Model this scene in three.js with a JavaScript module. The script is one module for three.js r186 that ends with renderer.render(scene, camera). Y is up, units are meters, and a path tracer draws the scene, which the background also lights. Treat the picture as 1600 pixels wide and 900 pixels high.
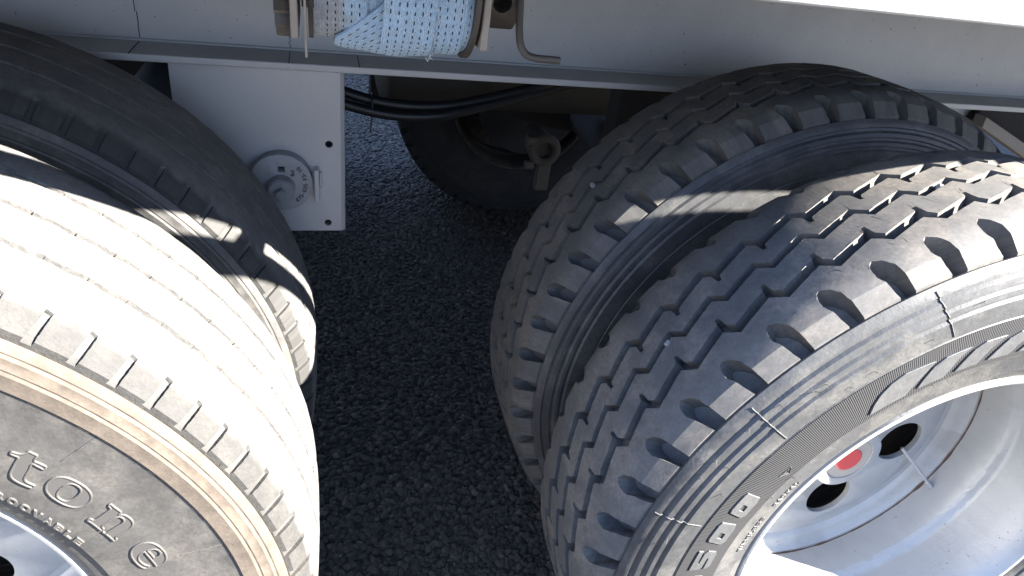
import * as THREE from 'three';
import { mergeGeometries, toCreasedNormals } from 'three/addons/utils/BufferGeometryUtils.js';
import { RoundedBoxGeometry } from 'three/addons/geometries/RoundedBoxGeometry.js';
import { FontLoader } from 'three/addons/loaders/FontLoader.js';
import { Brush, Evaluator, SUBTRACTION } from 'three-bvh-csg';

/* ------------------------------------------------ camera, sky, sun, exposure */
const AX = 0.505;                                   // height of the axles above the ground
const scene = new THREE.Scene();
const renderer = new THREE.WebGLRenderer({ antialias: true });
renderer.setSize(1024, 576);
renderer.toneMapping = THREE.LinearToneMapping;
renderer.toneMappingExposure = 10.2;
renderer.shadowMap.enabled = true;

const camera = new THREE.PerspectiveCamera(46.407, 1024 / 576, 0.02, 400);
camera.position.set(-0.83779, AX + 0.75023, 0.47322);
{
  const r = new THREE.Vector3(0.96215, 0.12077, 0.24429), u = new THREE.Vector3(0.02684, 0.85008, -0.52597), f = new THREE.Vector3(0.27119, -0.51262, -0.81467);
  camera.quaternion.setFromRotationMatrix(new THREE.Matrix4().makeBasis(r, u, f.clone().negate()));
}

const SUN = new THREE.Vector3(1.43, 1, 0.806).normalize();
{
  const W = 256, H = 128, d = new Float32Array(W * H * 4), v = new THREE.Vector3();
  for (let j = 0; j < H; j++) for (let i = 0; i < W; i++) {
    const el = (j + 0.5) / H * Math.PI - Math.PI / 2, az = (i + 0.5) / W * 2 * Math.PI;
    v.set(Math.cos(el) * Math.cos(az), Math.sin(el), Math.cos(el) * Math.sin(az));
    const s = Math.max(0, Math.sin(el)), h = Math.pow(1 - s, 4), k = 0.44;
    const c = [0.16 + 0.34 * h, 0.29 + 0.32 * h, 0.6 + 0.17 * h];
    const au = (1 + v.dot(SUN)) / 2, f = 0.72 + 1.5 * Math.pow(au, 6); c[0] *= f * (1 + 0.25 * Math.pow(au, 8)); c[1] *= f * (1 + 0.08 * Math.pow(au, 8)); c[2] *= f;
    const below = el < 0 ? Math.max(0.35, 1 + el * 2) : 1;
    for (let q = 0; q < 3; q++) d[(j * W + i) * 4 + q] = c[q] * k * below;
    d[(j * W + i) * 4 + 3] = 1;
  }
  const t = new THREE.DataTexture(d, W, H, THREE.RGBAFormat, THREE.FloatType);
  t.mapping = THREE.EquirectangularReflectionMapping; t.magFilter = t.minFilter = THREE.LinearFilter; t.needsUpdate = true;
  scene.background = t; scene.environment = t;
}
const sun = new THREE.DirectionalLight(new THREE.Color(1, 0.95, 0.87), 5);
sun.position.copy(SUN).multiplyScalar(12); sun.castShadow = true; sun.shadow.mapSize.set(4096, 4096);
Object.assign(sun.shadow.camera, { left: -5, right: 5, top: 5, bottom: -5, near: 0.5, far: 30 });
scene.add(sun, sun.target);

/* ------------------------------------------------ helpers */
function rng(seed) { let a = seed >>> 0; return () => { a = (a + 0x6d2b79f5) | 0; let t = Math.imul(a ^ (a >>> 15), 1 | a); t = (t + Math.imul(t ^ (t >>> 7), 61 | t)) ^ t; return ((t ^ (t >>> 14)) >>> 0) / 4294967296; }; }
const used = new Map();
function numbered(n) { const k = used.get(n) || 0; used.set(n, k + 1); return k ? `${n}_${String(k).padStart(3, '0')}` : n; }
function mesh(name, geo, mat, parent, label) {
  const m = new THREE.Mesh(geo, mat); m.castShadow = m.receiveShadow = true;
  m.name = parent && parent !== scene ? name : numbered(name); (parent || scene).add(m);
  if (label) m.userData.label = label;
  return m;
}
function tag(o, label, category, group, kind) { if (label) o.userData.label = label; if (category) o.userData.category = category; if (group) o.userData.group = group; if (kind) o.userData.kind = kind; return o; }
function group(name, parent) { const g = new THREE.Group(); g.name = parent && parent !== scene ? name : numbered(name); (parent || scene).add(g); return g; }
function plain(g) { let q = g.index ? g.toNonIndexed() : g; for (const k of Object.keys(q.attributes)) if (!['position', 'normal', 'uv'].includes(k)) q.deleteAttribute(k); if (!q.attributes.uv) q.setAttribute('uv', new THREE.Float32BufferAttribute(new Float32Array(q.attributes.position.count * 2), 2)); return q; }
const join = (l) => mergeGeometries(l.map(plain));
// box uv in metres, chosen by the normal's main axis
function boxUV(g) {
  g = g.index ? g.toNonIndexed() : g; const p = g.attributes.position, n = g.attributes.normal, uv = new Float32Array(p.count * 2);
  for (let i = 0; i < p.count; i++) {
    const a = Math.abs(n.getX(i)), b = Math.abs(n.getY(i)), c = Math.abs(n.getZ(i));
    if (c >= a && c >= b) { uv[2 * i] = p.getX(i); uv[2 * i + 1] = p.getY(i); }
    else if (b >= a) { uv[2 * i] = p.getX(i); uv[2 * i + 1] = p.getZ(i); }
    else { uv[2 * i] = p.getZ(i); uv[2 * i + 1] = p.getY(i); }
  }
  g.setAttribute('uv', new THREE.BufferAttribute(uv, 2)); return g;
}
function bx(x0, x1, y0, y1, z0, z1, r = 0.002, seg = 2) {
  const g = r ? new RoundedBoxGeometry(x1 - x0, y1 - y0, z1 - z0, seg, r) : new THREE.BoxGeometry(x1 - x0, y1 - y0, z1 - z0);
  g.translate((x0 + x1) / 2, (y0 + y1) / 2, (z0 + z1) / 2); return boxUV(g);
}
function cyl(r0, r1, a, b, seg = 24) {              // tapered cylinder from a to b, r0 at a
  const A = new THREE.Vector3(...a), B = new THREE.Vector3(...b), d = B.clone().sub(A), L = d.length();
  const g = new THREE.CylinderGeometry(r1, r0, L, seg); g.translate(0, L / 2, 0);
  g.applyQuaternion(new THREE.Quaternion().setFromUnitVectors(new THREE.Vector3(0, 1, 0), d.normalize())); g.translate(A.x, A.y, A.z); return g;
}
function tube(pts, r, seg = 40, rs = 10, closed = false) { return new THREE.TubeGeometry(new THREE.CatmullRomCurve3(pts.map((p) => new THREE.Vector3(...p)), closed, 'centripetal'), seg, r, rs, closed); }
// surface of revolution about z: profile [[r, z], ...]
function revolve(prof, n = 240, crease = 0.5, t0 = 0, t1 = 2 * Math.PI) {
  const P = [], UV = [], I = []; let s = 0;
  const S = prof.map((p, i) => { if (i) s += Math.hypot(p[0] - prof[i - 1][0], p[1] - prof[i - 1][1]); return s; });
  for (let i = 0; i <= n; i++) { const t = t0 + (t1 - t0) * i / n; prof.forEach(([r, z], j) => { P.push(r * Math.cos(t), r * Math.sin(t), z); UV.push(t * 0.45, S[j]); }); }
  const m = prof.length;
  for (let i = 0; i < n; i++) for (let j = 0; j < m - 1; j++) { const a = i * m + j, b = a + m; I.push(a, b, a + 1, b, b + 1, a + 1); }
  const g = new THREE.BufferGeometry(); g.setAttribute('position', new THREE.Float32BufferAttribute(P, 3)); g.setAttribute('uv', new THREE.Float32BufferAttribute(UV, 2)); g.setIndex(I);
  return toCreasedNormals(g, crease);
}
function extr(pts, depth, holes = [], bevel = 0) {
  const s = new THREE.Shape(pts.map((p) => new THREE.Vector2(...p))); for (const h of holes) s.holes.push(h);
  return new THREE.ExtrudeGeometry(s, { depth, bevelEnabled: bevel > 0, bevelSize: bevel, bevelThickness: bevel, bevelSegments: 2, curveSegments: 20 });
}
const holeAt = (x, y, r) => { const p = new THREE.Path(); p.absarc(x, y, r, 0, 2 * Math.PI, true); return p; };

/* ------------------------------------------------ procedural textures */
function noiseField(size, cells, seed) {            // tileable value noise
  const R = rng(seed), L = new Float32Array(cells * cells).map(() => R()), o = new Float32Array(size * size), sm = (t) => t * t * (3 - 2 * t);
  for (let y = 0; y < size; y++) { const fy = y / size * cells, y0 = Math.floor(fy), ty = sm(fy - y0), y1 = (y0 + 1) % cells;
    for (let x = 0; x < size; x++) { const fx = x / size * cells, x0 = Math.floor(fx), tx = sm(fx - x0), x1 = (x0 + 1) % cells;
      const a = L[y0 * cells + x0], b = L[y0 * cells + x1], c = L[y1 * cells + x0], d = L[y1 * cells + x1];
      o[y * size + x] = (a + (b - a) * tx) + ((c + (d - c) * tx) - (a + (b - a) * tx)) * ty; } }
  return o;
}
function fbm(size, c0, oct, seed, gain = 0.55) {
  const o = new Float32Array(size * size); let amp = 1, tot = 0;
  for (let k = 0; k < oct; k++) { const c = Math.min(size, c0 << k), f = noiseField(size, c, seed + k * 17); for (let i = 0; i < o.length; i++) o[i] += f[i] * amp; tot += amp; amp *= gain; }
  for (let i = 0; i < o.length; i++) o[i] /= tot; return o;
}
function texFrom(size, fn, color, rep) {            // fn(i) -> linear [r,g,b] or scalar
  const d = new Uint8Array(size * size * 4), g = (v) => Math.round(255 * Math.min(1, Math.max(0, v <= 0.0031308 ? v * 12.92 : 1.055 * Math.pow(v, 1 / 2.4) - 0.055)));
  for (let i = 0; i < size * size; i++) { const v = fn(i); if (color) { d[4 * i] = g(v[0]); d[4 * i + 1] = g(v[1]); d[4 * i + 2] = g(v[2]); } else { const b = Math.round(255 * Math.min(1, Math.max(0, v))); d[4 * i] = d[4 * i + 1] = d[4 * i + 2] = b; } d[4 * i + 3] = 255; }
  const t = new THREE.DataTexture(d, size, size, THREE.RGBAFormat); t.wrapS = t.wrapT = THREE.RepeatWrapping; t.magFilter = THREE.LinearFilter; t.minFilter = THREE.LinearMipmapLinearFilter; t.generateMipmaps = true;
  if (color) t.colorSpace = THREE.SRGBColorSpace; t.repeat.set(rep, rep); t.needsUpdate = true; return t;
}
const mix3 = (a, b, t) => [a[0] + (b[0] - a[0]) * t, a[1] + (b[1] - a[1]) * t, a[2] + (b[2] - a[2]) * t];
const clamp01 = (v) => Math.min(1, Math.max(0, v)), step = (a, b, v) => { const t = clamp01((v - a) / (b - a)); return t * t * (3 - 2 * t); };
const N = 1024, nA = fbm(N, 8, 7, 11), nB = fbm(N, 32, 5, 71), nC = fbm(N, 128, 3, 131, 0.7), nD = fbm(N, 4, 5, 201);
const rubberBump = texFrom(N, (i) => 0.5 * nB[i] + 0.5 * nC[i], false, 3.1);
function rubberMat(base, dust, amount, rough = 0.8, bump = 0.0012) {
  const map = texFrom(N, (i) => { const t = step(0.42, 0.66, nA[i]) * amount * (0.4 + 1.2 * nC[i]), g = 0.55 + 0.5 * nB[i] + 0.4 * nC[i]; const c = mix3(base, dust, clamp01(t)); return [c[0] * g, c[1] * g, c[2] * g]; }, true, 2.3);
  return new THREE.MeshStandardMaterial({ map, bumpMap: rubberBump, bumpScale: bump, roughness: rough });
}
const M = {};
M.lugTread = rubberMat([0.074, 0.071, 0.068], [0.115, 0.103, 0.09], 0.8, 0.75, 0.00015);
M.lugSide = rubberMat([0.04, 0.041, 0.043], [0.085, 0.082, 0.077], 0.6, 0.55, 0.0003);
M.wornTread = rubberMat([0.108, 0.106, 0.104], [0.14, 0.134, 0.126], 0.7, 0.8, 0.0008);
M.wornTread.vertexColors = true;
M.wornSide = rubberMat([0.058, 0.056, 0.054], [0.098, 0.09, 0.08], 0.5, 0.6, 0.0003);
M.tanSide = rubberMat([0.085, 0.068, 0.053], [0.105, 0.085, 0.066], 0.5, 0.85, 0.0003);
M.shadedFarRubber = rubberMat([0.011, 0.01, 0.01], [0.022, 0.019, 0.017], 0.6, 0.9, 0.0006);  // tyre rubber with the shade under the trailer darkened into its colour
M.dirtyShadedRim = rubberMat([0.03, 0.026, 0.022], [0.06, 0.045, 0.035], 0.8, 0.85, 0.0008);  // rim dirt, plus the shade under the trailer darkened into the colour
{ // fine radial ribs of the knurled band
  const w = 64, d = new Uint8Array(w * 4 * 4); for (let y = 0; y < 4; y++) for (let x = 0; x < w; x++) { const v = Math.round(255 * (0.5 + 0.5 * Math.cos(2 * Math.PI * x / w))); for (let q = 0; q < 3; q++) d[(y * w + x) * 4 + q] = v; d[(y * w + x) * 4 + 3] = 255; }
  const t = new THREE.DataTexture(d, w, 4, THREE.RGBAFormat); t.wrapS = t.wrapT = THREE.RepeatWrapping; t.magFilter = THREE.LinearFilter; t.repeat.set(1 / 0.0026, 1); t.needsUpdate = true;
  M.knurl = new THREE.MeshStandardMaterial({ color: new THREE.Color(0.016, 0.016, 0.017), roughness: 1, bumpMap: t, bumpScale: 0.0004 });
  const t2 = t.clone(); t2.repeat.set(1 / 0.2, 1); t2.needsUpdate = true;
  M.hatch = new THREE.MeshStandardMaterial({ color: new THREE.Color(0.055, 0.053, 0.051), roughness: 0.7, bumpMap: t2, bumpScale: 0.00025 });
}
function paintMat(col, dirt, opts = {}) {
  const R = rng(opts.seed || 5), specks = new Float32Array(N * N);
  for (let k = 0; k < (opts.specks ?? 420); k++) { const x = Math.floor(R() * N), y = Math.floor(R() * N), r = 0.6 + R() * R() * 3.2, e = 0.6 + R() * 1.6; for (let j = -6; j <= 6; j++) for (let i = -6; i <= 6; i++) { const q = Math.hypot(i / e, j * e) / r; if (q < 1) specks[((y + j + N) % N) * N + (x + i + N) % N] = Math.max(specks[((y + j + N) % N) * N + (x + i + N) % N], clamp01(1.6 - 1.6 * q)); } }
  const map = texFrom(N, (i) => { const g = 0.9 + 0.2 * nA[i], s = step(0.5, 0.78, nD[i]) * 0.3 + (nB[i] - 0.5) * 0.12; let c = mix3(col, dirt, clamp01(s)); c = mix3(c, [0.04, 0.035, 0.035], specks[i] * 0.85); return [c[0] * g, c[1] * g, c[2] * g]; }, true, opts.rep || 1.6);
  return new THREE.MeshStandardMaterial({ map, roughness: opts.rough ?? 0.5, metalness: opts.metal ?? 0.15, bumpMap: rubberBump, bumpScale: opts.bump ?? 0.0003 });
}
M.silver = paintMat([0.4, 0.4, 0.4], [0.29, 0.285, 0.28], { seed: 3, rep: 1.3 });
M.plate = paintMat([0.42, 0.42, 0.42], [0.38, 0.38, 0.375], { seed: 9, specks: 30, rough: 0.42, rep: 0.9 });
M.cast = paintMat([0.31, 0.31, 0.31], [0.26, 0.26, 0.26], { seed: 12, specks: 700, rough: 0.6, rep: 6, bump: 0.001 });
M.rim = paintMat([0.35, 0.35, 0.345], [0.17, 0.155, 0.135], { seed: 21, specks: 420, rough: 0.32, metal: 0.1, rep: 1.7 });
M.rubRail = paintMat([0.62, 0.62, 0.61], [0.45, 0.43, 0.4], { seed: 31, specks: 120, rough: 0.45, rep: 1.2 });
M.winch = paintMat([0.075, 0.066, 0.06], [0.05, 0.04, 0.034], { seed: 41, specks: 300, rough: 0.5, metal: 0.35, rep: 5 });
M.winchLight = paintMat([0.25, 0.225, 0.2], [0.2, 0.17, 0.15], { seed: 43, specks: 200, rough: 0.45, metal: 0.3, rep: 5 });
M.rust = new THREE.MeshStandardMaterial({ color: new THREE.Color(0.085, 0.045, 0.026), roughness: 0.95 });
M.bracket = new THREE.MeshStandardMaterial({ color: new THREE.Color(0.2, 0.175, 0.15), roughness: 0.7 });
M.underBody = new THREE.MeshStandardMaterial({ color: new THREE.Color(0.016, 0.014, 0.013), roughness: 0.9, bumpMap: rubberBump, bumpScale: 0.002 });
M.tank = paintMat([0.045, 0.042, 0.036], [0.025, 0.022, 0.02], { seed: 51, specks: 200, rough: 0.7, rep: 2 });
M.hose = new THREE.MeshStandardMaterial({ color: new THREE.Color(0.02, 0.02, 0.022), roughness: 0.4 });
M.dark = new THREE.MeshStandardMaterial({ color: new THREE.Color(0.015, 0.014, 0.013), roughness: 0.9 });
M.red = new THREE.MeshStandardMaterial({ color: new THREE.Color(0.55, 0.06, 0.06), roughness: 0.4 });
M.beige = new THREE.MeshStandardMaterial({ color: new THREE.Color(0.42, 0.38, 0.33), roughness: 0.5, metalness: 0.2 });
M.steel = new THREE.MeshStandardMaterial({ color: new THREE.Color(0.55, 0.56, 0.58), roughness: 0.3, metalness: 0.7 });
M.body = paintMat([0.66, 0.66, 0.66], [0.5, 0.5, 0.5], { seed: 61, specks: 30, rough: 0.5 });

/* ------------------------------------------------ ground: chip seal */
{
  const gm = new THREE.MeshStandardMaterial({ roughness: 0.95, map: texFrom(N, (i) => { const v = 0.02 + 0.035 * nB[i] + 0.03 * (nC[i] - 0.4) + 0.01 * (nD[i] - 0.5); return [v * 1.15, v, v * 0.78]; }, true, 1.4), bumpMap: texFrom(N, (i) => 0.6 * nB[i] + 0.4 * nC[i], false, 1.4), bumpScale: 0.02 });
  const g = new THREE.PlaneGeometry(300, 300); g.rotateX(-Math.PI / 2); boxUV(g);
  const ground = mesh('ground', boxUV(g), gm); tag(ground, 'dark chip seal road surface under the trailer', null, null, 'structure');
  // loose and embedded stones
  const R = rng(77), stone = (s) => { const q = rng(s), b = new THREE.IcosahedronGeometry(1, 1), p = b.attributes.position, key = new Map(); for (let i = 0; i < p.count; i++) { const k = [p.getX(i), p.getY(i), p.getZ(i)].map((v) => v.toFixed(3)).join(); if (!key.has(k)) key.set(k, 0.8 + q() * 0.38); const f = key.get(k); p.setXYZ(i, p.getX(i) * f, p.getY(i) * f, p.getZ(i) * f); } b.deleteAttribute('uv'); return toCreasedNormals(b, 0.55); };
  const kinds = [1, 2, 3, 4].map(stone), sm = new THREE.MeshStandardMaterial({ color: 0xffffff, roughness: 0.85 }), lots = [[], [], [], []];
  const put = (x0, x1, z0, z1, per, r0, r1) => { const n = Math.round((x1 - x0) * (z1 - z0) * per); for (let i = 0; i < n; i++) { const r = r0 + (r1 - r0) * Math.pow(R(), 1.7); lots[Math.floor(R() * 4)].push([x0 + (x1 - x0) * R(), z0 + (z1 - z0) * R(), r]); } };
  put(-1.25, 0.1, -2.2, 0.2, 17500, 0.003, 0.0092);
  put(-2.4, -1.25, -2.2, 0.8, 5000, 0.004, 0.0105); put(0.1, 0.9, -2.2, 0.8, 5000, 0.004, 0.0105);
  put(-1.25, 0.1, 0.2, 0.8, 5000, 0.004, 0.0105);
  put(-1.9, 0.6, -4, -2.2, 9000, 0.0045, 0.0115); put(-2.2, 0.8, -7, -4, 5000, 0.006, 0.012);
  const gv = group('gravel'), m4 = new THREE.Matrix4(), qt = new THREE.Quaternion(), eu = new THREE.Euler(), c = new THREE.Color();
  tag(gv, 'dark rounded stone chips covering the road surface', 'gravel', null, 'stuff');
  kinds.forEach((g, k) => {
    const im = new THREE.InstancedMesh(g, sm, lots[k].length); im.name = 'stone_chips'; im.castShadow = im.receiveShadow = true; im.userData.kind = 'stuff';
    lots[k].forEach(([x, z, r], i) => {
      eu.set((R() - 0.5) * 0.7, R() * 6.28, (R() - 0.5) * 0.7); qt.setFromEuler(eu);
      m4.compose(new THREE.Vector3(x, r * (0.02 + 0.3 * R()), z), qt, new THREE.Vector3(r * (0.9 + R() * 0.5), r * (0.5 + R() * 0.3), r * (0.75 + R() * 0.3))); im.setMatrixAt(i, m4);
      const v = 0.024 + 0.03 * R() + (R() < 0.04 ? 0.04 : 0); c.setRGB(v * (1.16 + 0.16 * R()), v, v * (0.66 + 0.14 * R())); im.setColorAt(i, c);
    });
    gv.add(im);
  });
}

/* ------------------------------------------------ tyres */
const PI2 = Math.PI * 2;
// side of the tyre: distance u from the centre plane as a function of radius (outer half)
const lugProf = [[0.288, 0.098], [0.300, 0.112], [0.306, 0.1165], [0.318, 0.1205], [0.321, 0.1235], [0.350, 0.1285], [0.3545, 0.1305], [0.38, 0.1325], [0.40, 0.1335], [0.4185, 0.1330], [0.4195, 0.1320], [0.4225, 0.1320], [0.4235, 0.1335],
  [0.445, 0.1320], [0.4475, 0.1288], [0.4510, 0.1283], [0.4530, 0.1308], [0.4580, 0.1296], [0.4605, 0.1262], [0.4640, 0.1255], [0.4660, 0.1276], [0.4715, 0.1254], [0.4740, 0.1212], [0.4780, 0.1204], [0.4800, 0.1224], [0.4870, 0.1182], [0.4905, 0.1150], [0.4900, 0.1125], [0.4700, 0.1070], [0.4690, 0.0980], [0.4810, 0.084], [0.4950, 0.07], [0.5050, 0.055], [0.507, 0.03], [0.507, 0]];
const wornProf = [[0.288, 0.1], [0.300, 0.118], [0.310, 0.1235], [0.323, 0.127], [0.325, 0.1295], [0.36, 0.1355], [0.40, 0.1385], [0.4215, 0.1396], [0.4250, 0.1405], [0.443, 0.1412], [0.4465, 0.1416], [0.4505, 0.1432], [0.466, 0.1445], [0.4685, 0.1430], [0.4705, 0.1437], [0.4800, 0.1425], [0.4825, 0.1405], [0.4845, 0.1410], [0.4905, 0.1390], [0.4930, 0.1368], [0.4915, 0.1345], [0.4850, 0.1325], [0.4860, 0.1270], [0.495, 0.115], [0.506, 0.1], [0.5118, 0.05], [0.512, 0]];
function sideU(prof) { return (r) => { for (let i = 1; i < prof.length; i++) if (prof[i][0] >= r && prof[i - 1][0] <= r) { const t = (r - prof[i - 1][0]) / (prof[i][0] - prof[i - 1][0] || 1); return prof[i - 1][1] + t * (prof[i][1] - prof[i - 1][1]); } return prof[0][1]; }; }
const full = (half) => [...half, ...half.slice(0, -1).reverse().map(([r, u]) => [r, -u])].reverse();

// one pitch of tread cut in the flat (x along the circumference, y = radius, z = across), then wrapped round the wheel
function treadRing(outer, base, pitches, cutters, seg, jitter = 0) {
  const R0 = 0.525, D = PI2 / pitches, P = D * R0;
  const poly = [...outer, [base, -outer[0][1]], [base, outer[0][1]]].map((p) => p); // outer runs from +u to -u
  const path = [...outer, [base, outer[outer.length - 1][1]], [base, outer[0][1]]];
  const pos = [], nor = [], tri2 = THREE.ShapeUtils.triangulateShape(path.map(([r, u]) => new THREE.Vector2(u, r)), []);
  const n = path.length, area = path.reduce((s, [r, u], i) => { const [r2, u2] = path[(i + 1) % n]; return s + u * r2 - u2 * r; }, 0), sg = Math.sign(area);
  const V = (x, j) => [x, path[j][0], path[j][1]];
  const edgeN = (j) => { const [r, u] = path[j], [r2, u2] = path[(j + 1) % n]; const du = u2 - u, dr = r2 - r, l = Math.hypot(du, dr); return [0, -du / l * sg, dr / l * sg]; };
  const smooth = (j, e) => { // normal at vertex j for edge e, averaged with the other edge if the angle is small
    const a = edgeN(e), b = edgeN(e === j ? (j - 1 + n) % n : j); if (a[1] * b[1] + a[2] * b[2] < 0.95) return a; const q = [0, a[1] + b[1], a[2] + b[2]], l = Math.hypot(q[1], q[2]); return [0, q[1] / l, q[2] / l]; };
  const push = (a, b, c, na, nb, nc) => { // wind so that the face agrees with na
    const U = [b[0] - a[0], b[1] - a[1], b[2] - a[2]], W = [c[0] - a[0], c[1] - a[1], c[2] - a[2]];
    const f = [U[1] * W[2] - U[2] * W[1], U[2] * W[0] - U[0] * W[2], U[0] * W[1] - U[1] * W[0]];
    if (f[0] * na[0] + f[1] * na[1] + f[2] * na[2] < 0) { [b, c] = [c, b]; [nb, nc] = [nc, nb]; }
    pos.push(...a, ...b, ...c); nor.push(...na, ...nb, ...nc); };
  for (let j = 0; j < n; j++) { const k = (j + 1) % n; for (let i = 0; i < seg; i++) { const x0 = P * i / seg, x1 = P * (i + 1) / seg, na = smooth(j, j), nb = smooth(k, j); push(V(x0, j), V(x1, j), V(x1, k), na, na, nb); push(V(x0, j), V(x1, k), V(x0, k), na, nb, nb); } }
  for (const [a, b, c] of tri2) { push(V(0, a), V(0, b), V(0, c), [-1, 0, 0], [-1, 0, 0], [-1, 0, 0]); push(V(P, a), V(P, b), V(P, c), [1, 0, 0], [1, 0, 0], [1, 0, 0]); }
  const g = new THREE.BufferGeometry(); g.setAttribute('position', new THREE.Float32BufferAttribute(pos, 3)); g.setAttribute('normal', new THREE.Float32BufferAttribute(nor, 3));
  const ev = new Evaluator(); ev.attributes = ['position', 'normal']; ev.useGroups = false;
  let cur = new Brush(g); cur.updateMatrixWorld();
  for (const c of cutters(P)) { const b = new Brush(c); b.updateMatrixWorld(); cur = ev.evaluate(cur, b, SUBTRACTION); cur.updateMatrixWorld(); }
  const q = cur.geometry.index ? cur.geometry.toNonIndexed() : cur.geometry, qp = q.attributes.position, qn = q.attributes.normal, cnt = Math.min(qp.count, q.drawRange.count === Infinity ? qp.count : q.drawRange.count);
  const fp = [], fn = [];
  for (let i = 0; i < cnt; i += 3) {
    const xs = [0, 1, 2].map((k) => qp.getX(i + k)), ys = [0, 1, 2].map((k) => qp.getY(i + k));
    if (xs.every((x) => Math.abs(x) < 1e-6) || xs.every((x) => Math.abs(x - P) < 1e-6) || ys.every((y) => y < base + 1e-6)) continue;
    for (const k of [0, 2, 1]) { fp.push(qp.getX(i + k), qp.getY(i + k), qp.getZ(i + k)); fn.push(qn.getX(i + k), qn.getY(i + k), qn.getZ(i + k)); }
  }
  const OP = new Float32Array(fp.length * pitches), ON = new Float32Array(fp.length * pitches), OU = new Float32Array(fp.length / 3 * 2 * pitches); let o = 0, ou = 0;
  for (let k = 0; k < pitches; k++) for (let i = 0; i < fp.length; i += 3) {
    const t0 = fp[i] / P * D + k * D, t = t0 + jitter * 1.6 * Math.sin(t0 * 163 + fp[i + 2] * 900 + 2 * Math.sin(t0 * 37)), c = Math.cos(t), s = Math.sin(t), nx = fn[i], ny = fn[i + 1];
    const wob = jitter * (Math.sin(t * 211 + fp[i + 2] * 640) + Math.sin(t * 397 - fp[i + 2] * 1130 + 1.7) + 0.8 * Math.sin(t * 71 + fp[i + 2] * 260 + 0.4)), r = fp[i + 1] + (fp[i + 1] > 0.512 ? wob * 0.5 - jitter : 0);
    OP[o] = r * c; ON[o] = ny * c - nx * s; OP[o + 1] = r * s; ON[o + 1] = ny * s + nx * c; OP[o + 2] = fp[i + 2]; ON[o + 2] = fn[i + 2]; o += 3;
    OU[ou++] = t * 0.52 + fp[i + 2] * 0.13; OU[ou++] = fp[i + 2] + (0.525 - r) * 1.1;
  }
  const out = new THREE.BufferGeometry(); out.setAttribute('position', new THREE.BufferAttribute(OP, 3)); out.setAttribute('normal', new THREE.BufferAttribute(ON, 3)); out.setAttribute('uv', new THREE.BufferAttribute(OU, 2));
  return out;
}
// prism cut down to the given floor; pts = [x, u]
function prism(pts, floor, top = 0.56) {
  const s = new THREE.Shape(pts.map(([x, u]) => new THREE.Vector2(x, u))); const g = new THREE.ExtrudeGeometry(s, { depth: top - floor, bevelEnabled: false });
  const p = g.attributes.position, n = g.attributes.normal;                     // (x, u, h) -> (x, r, u): a rotation keeps the winding
  for (let i = 0; i < p.count; i++) { const x = p.getX(i), u = p.getY(i), h = p.getZ(i); p.setXYZ(i, x, floor + h, -u); const nx = n.getX(i), ny = n.getY(i), nz = n.getZ(i); n.setXYZ(i, nx, nz, -ny); }
  return g.index ? g.toNonIndexed() : g;
}
const flipU = (pts) => pts.map(([x, u]) => [x, -u]); // prism() negates u, so hand it -u
const G0 = { f: 0.84 };
function lugCutters(P) {
  const out = [], F = 0.500, A = (pts) => flipU(pts.map(([f, u]) => [f * P, u]));
  const rot = (pts) => pts.map(([f, u]) => [G0.f - f, -u]);
  const g3 = [], g3b = [], g2 = [], g2b = [];
  for (let n = -2; n <= 3; n++) { g3.push([n - 0.25, 0.0445], [n + 0.50, 0.0600]); g3b.push([n - 0.275, 0.0308], [n + 0.495, 0.0463]); g2.push([n - 0.47, -0.0040], [n + 0.30, 0.0120]); g2b.push([n - 0.485, -0.0153], [n + 0.285, 0.0007]); }
  const s3 = [...g3, ...g3b.reverse()], s2 = [...g2, ...g2b.reverse()];
  out.push(prism(A(s3), F), prism(A(rot(s3)), F), prism(A(s2), F));
  for (let n = -1; n <= 2; n++) {
    const notch = [[n + 0.60, 0.043], [n + 0.645, 0.0235], [n + 0.715, 0.0225], [n + 0.735, 0.0290], [n + 0.79, 0.036]];
    out.push(prism(A(notch), 0.503), prism(A(rot(notch)), 0.503));
    const pk = [[n + 0.09, 0.0735], [n - 0.06, 0.0790], [n - 0.17, 0.0880], [n - 0.22, 0.1], [n - 0.26, 0.118], [n + 0.05, 0.118], [n + 0.145, 0.1], [n + 0.22, 0.0905], [n + 0.20, 0.0805], [n + 0.15, 0.0755]];
    for (const s of [1, -1]) {
      const g = prism(A(s > 0 ? pk : rot(pk)), 0.45), p = g.attributes.position;   // sloping floor, one side wall leaning back
      for (let i = 0; i < p.count; i++) if (p.getY(i) < 0.46) {
        const u = p.getZ(i) * s, f = s > 0 ? p.getX(i) / P : G0.f - p.getX(i) / P, mid = 0.05 - Math.max(0, (u - 0.08)) * 4.4;
        p.setY(i, 0.4985 - 0.74 * (u - 0.07)); if (f - n > mid) p.setX(i, p.getX(i) - s * 1.6 * Math.max(0, u - 0.085) * P);
      }
      g.computeVertexNormals(); out.push(g);
    }
  }
  return out;
}
const lugOuter = [[0.494, 0.1125], [0.5030, 0.1058], [0.5118, 0.0993], [0.5177, 0.0895], [0.5205, 0.0815], [0.5223, 0.0735], [0.5237, 0.0600], [0.5247, 0.0350], [0.5252, 0.0120]];
const worn = [[0.4985, 0.1335], [0.5020, 0.1300], [0.5075, 0.1245], [0.5125, 0.1180], [0.5163, 0.1100], [0.5187, 0.1000], [0.5203, 0.0850], [0.5215, 0.0650], [0.5222, 0.0450], [0.5227, 0.0200]];
const bothSides = (l) => [...l, ...l.slice().reverse().map(([r, u]) => [r, -u])];
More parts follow.
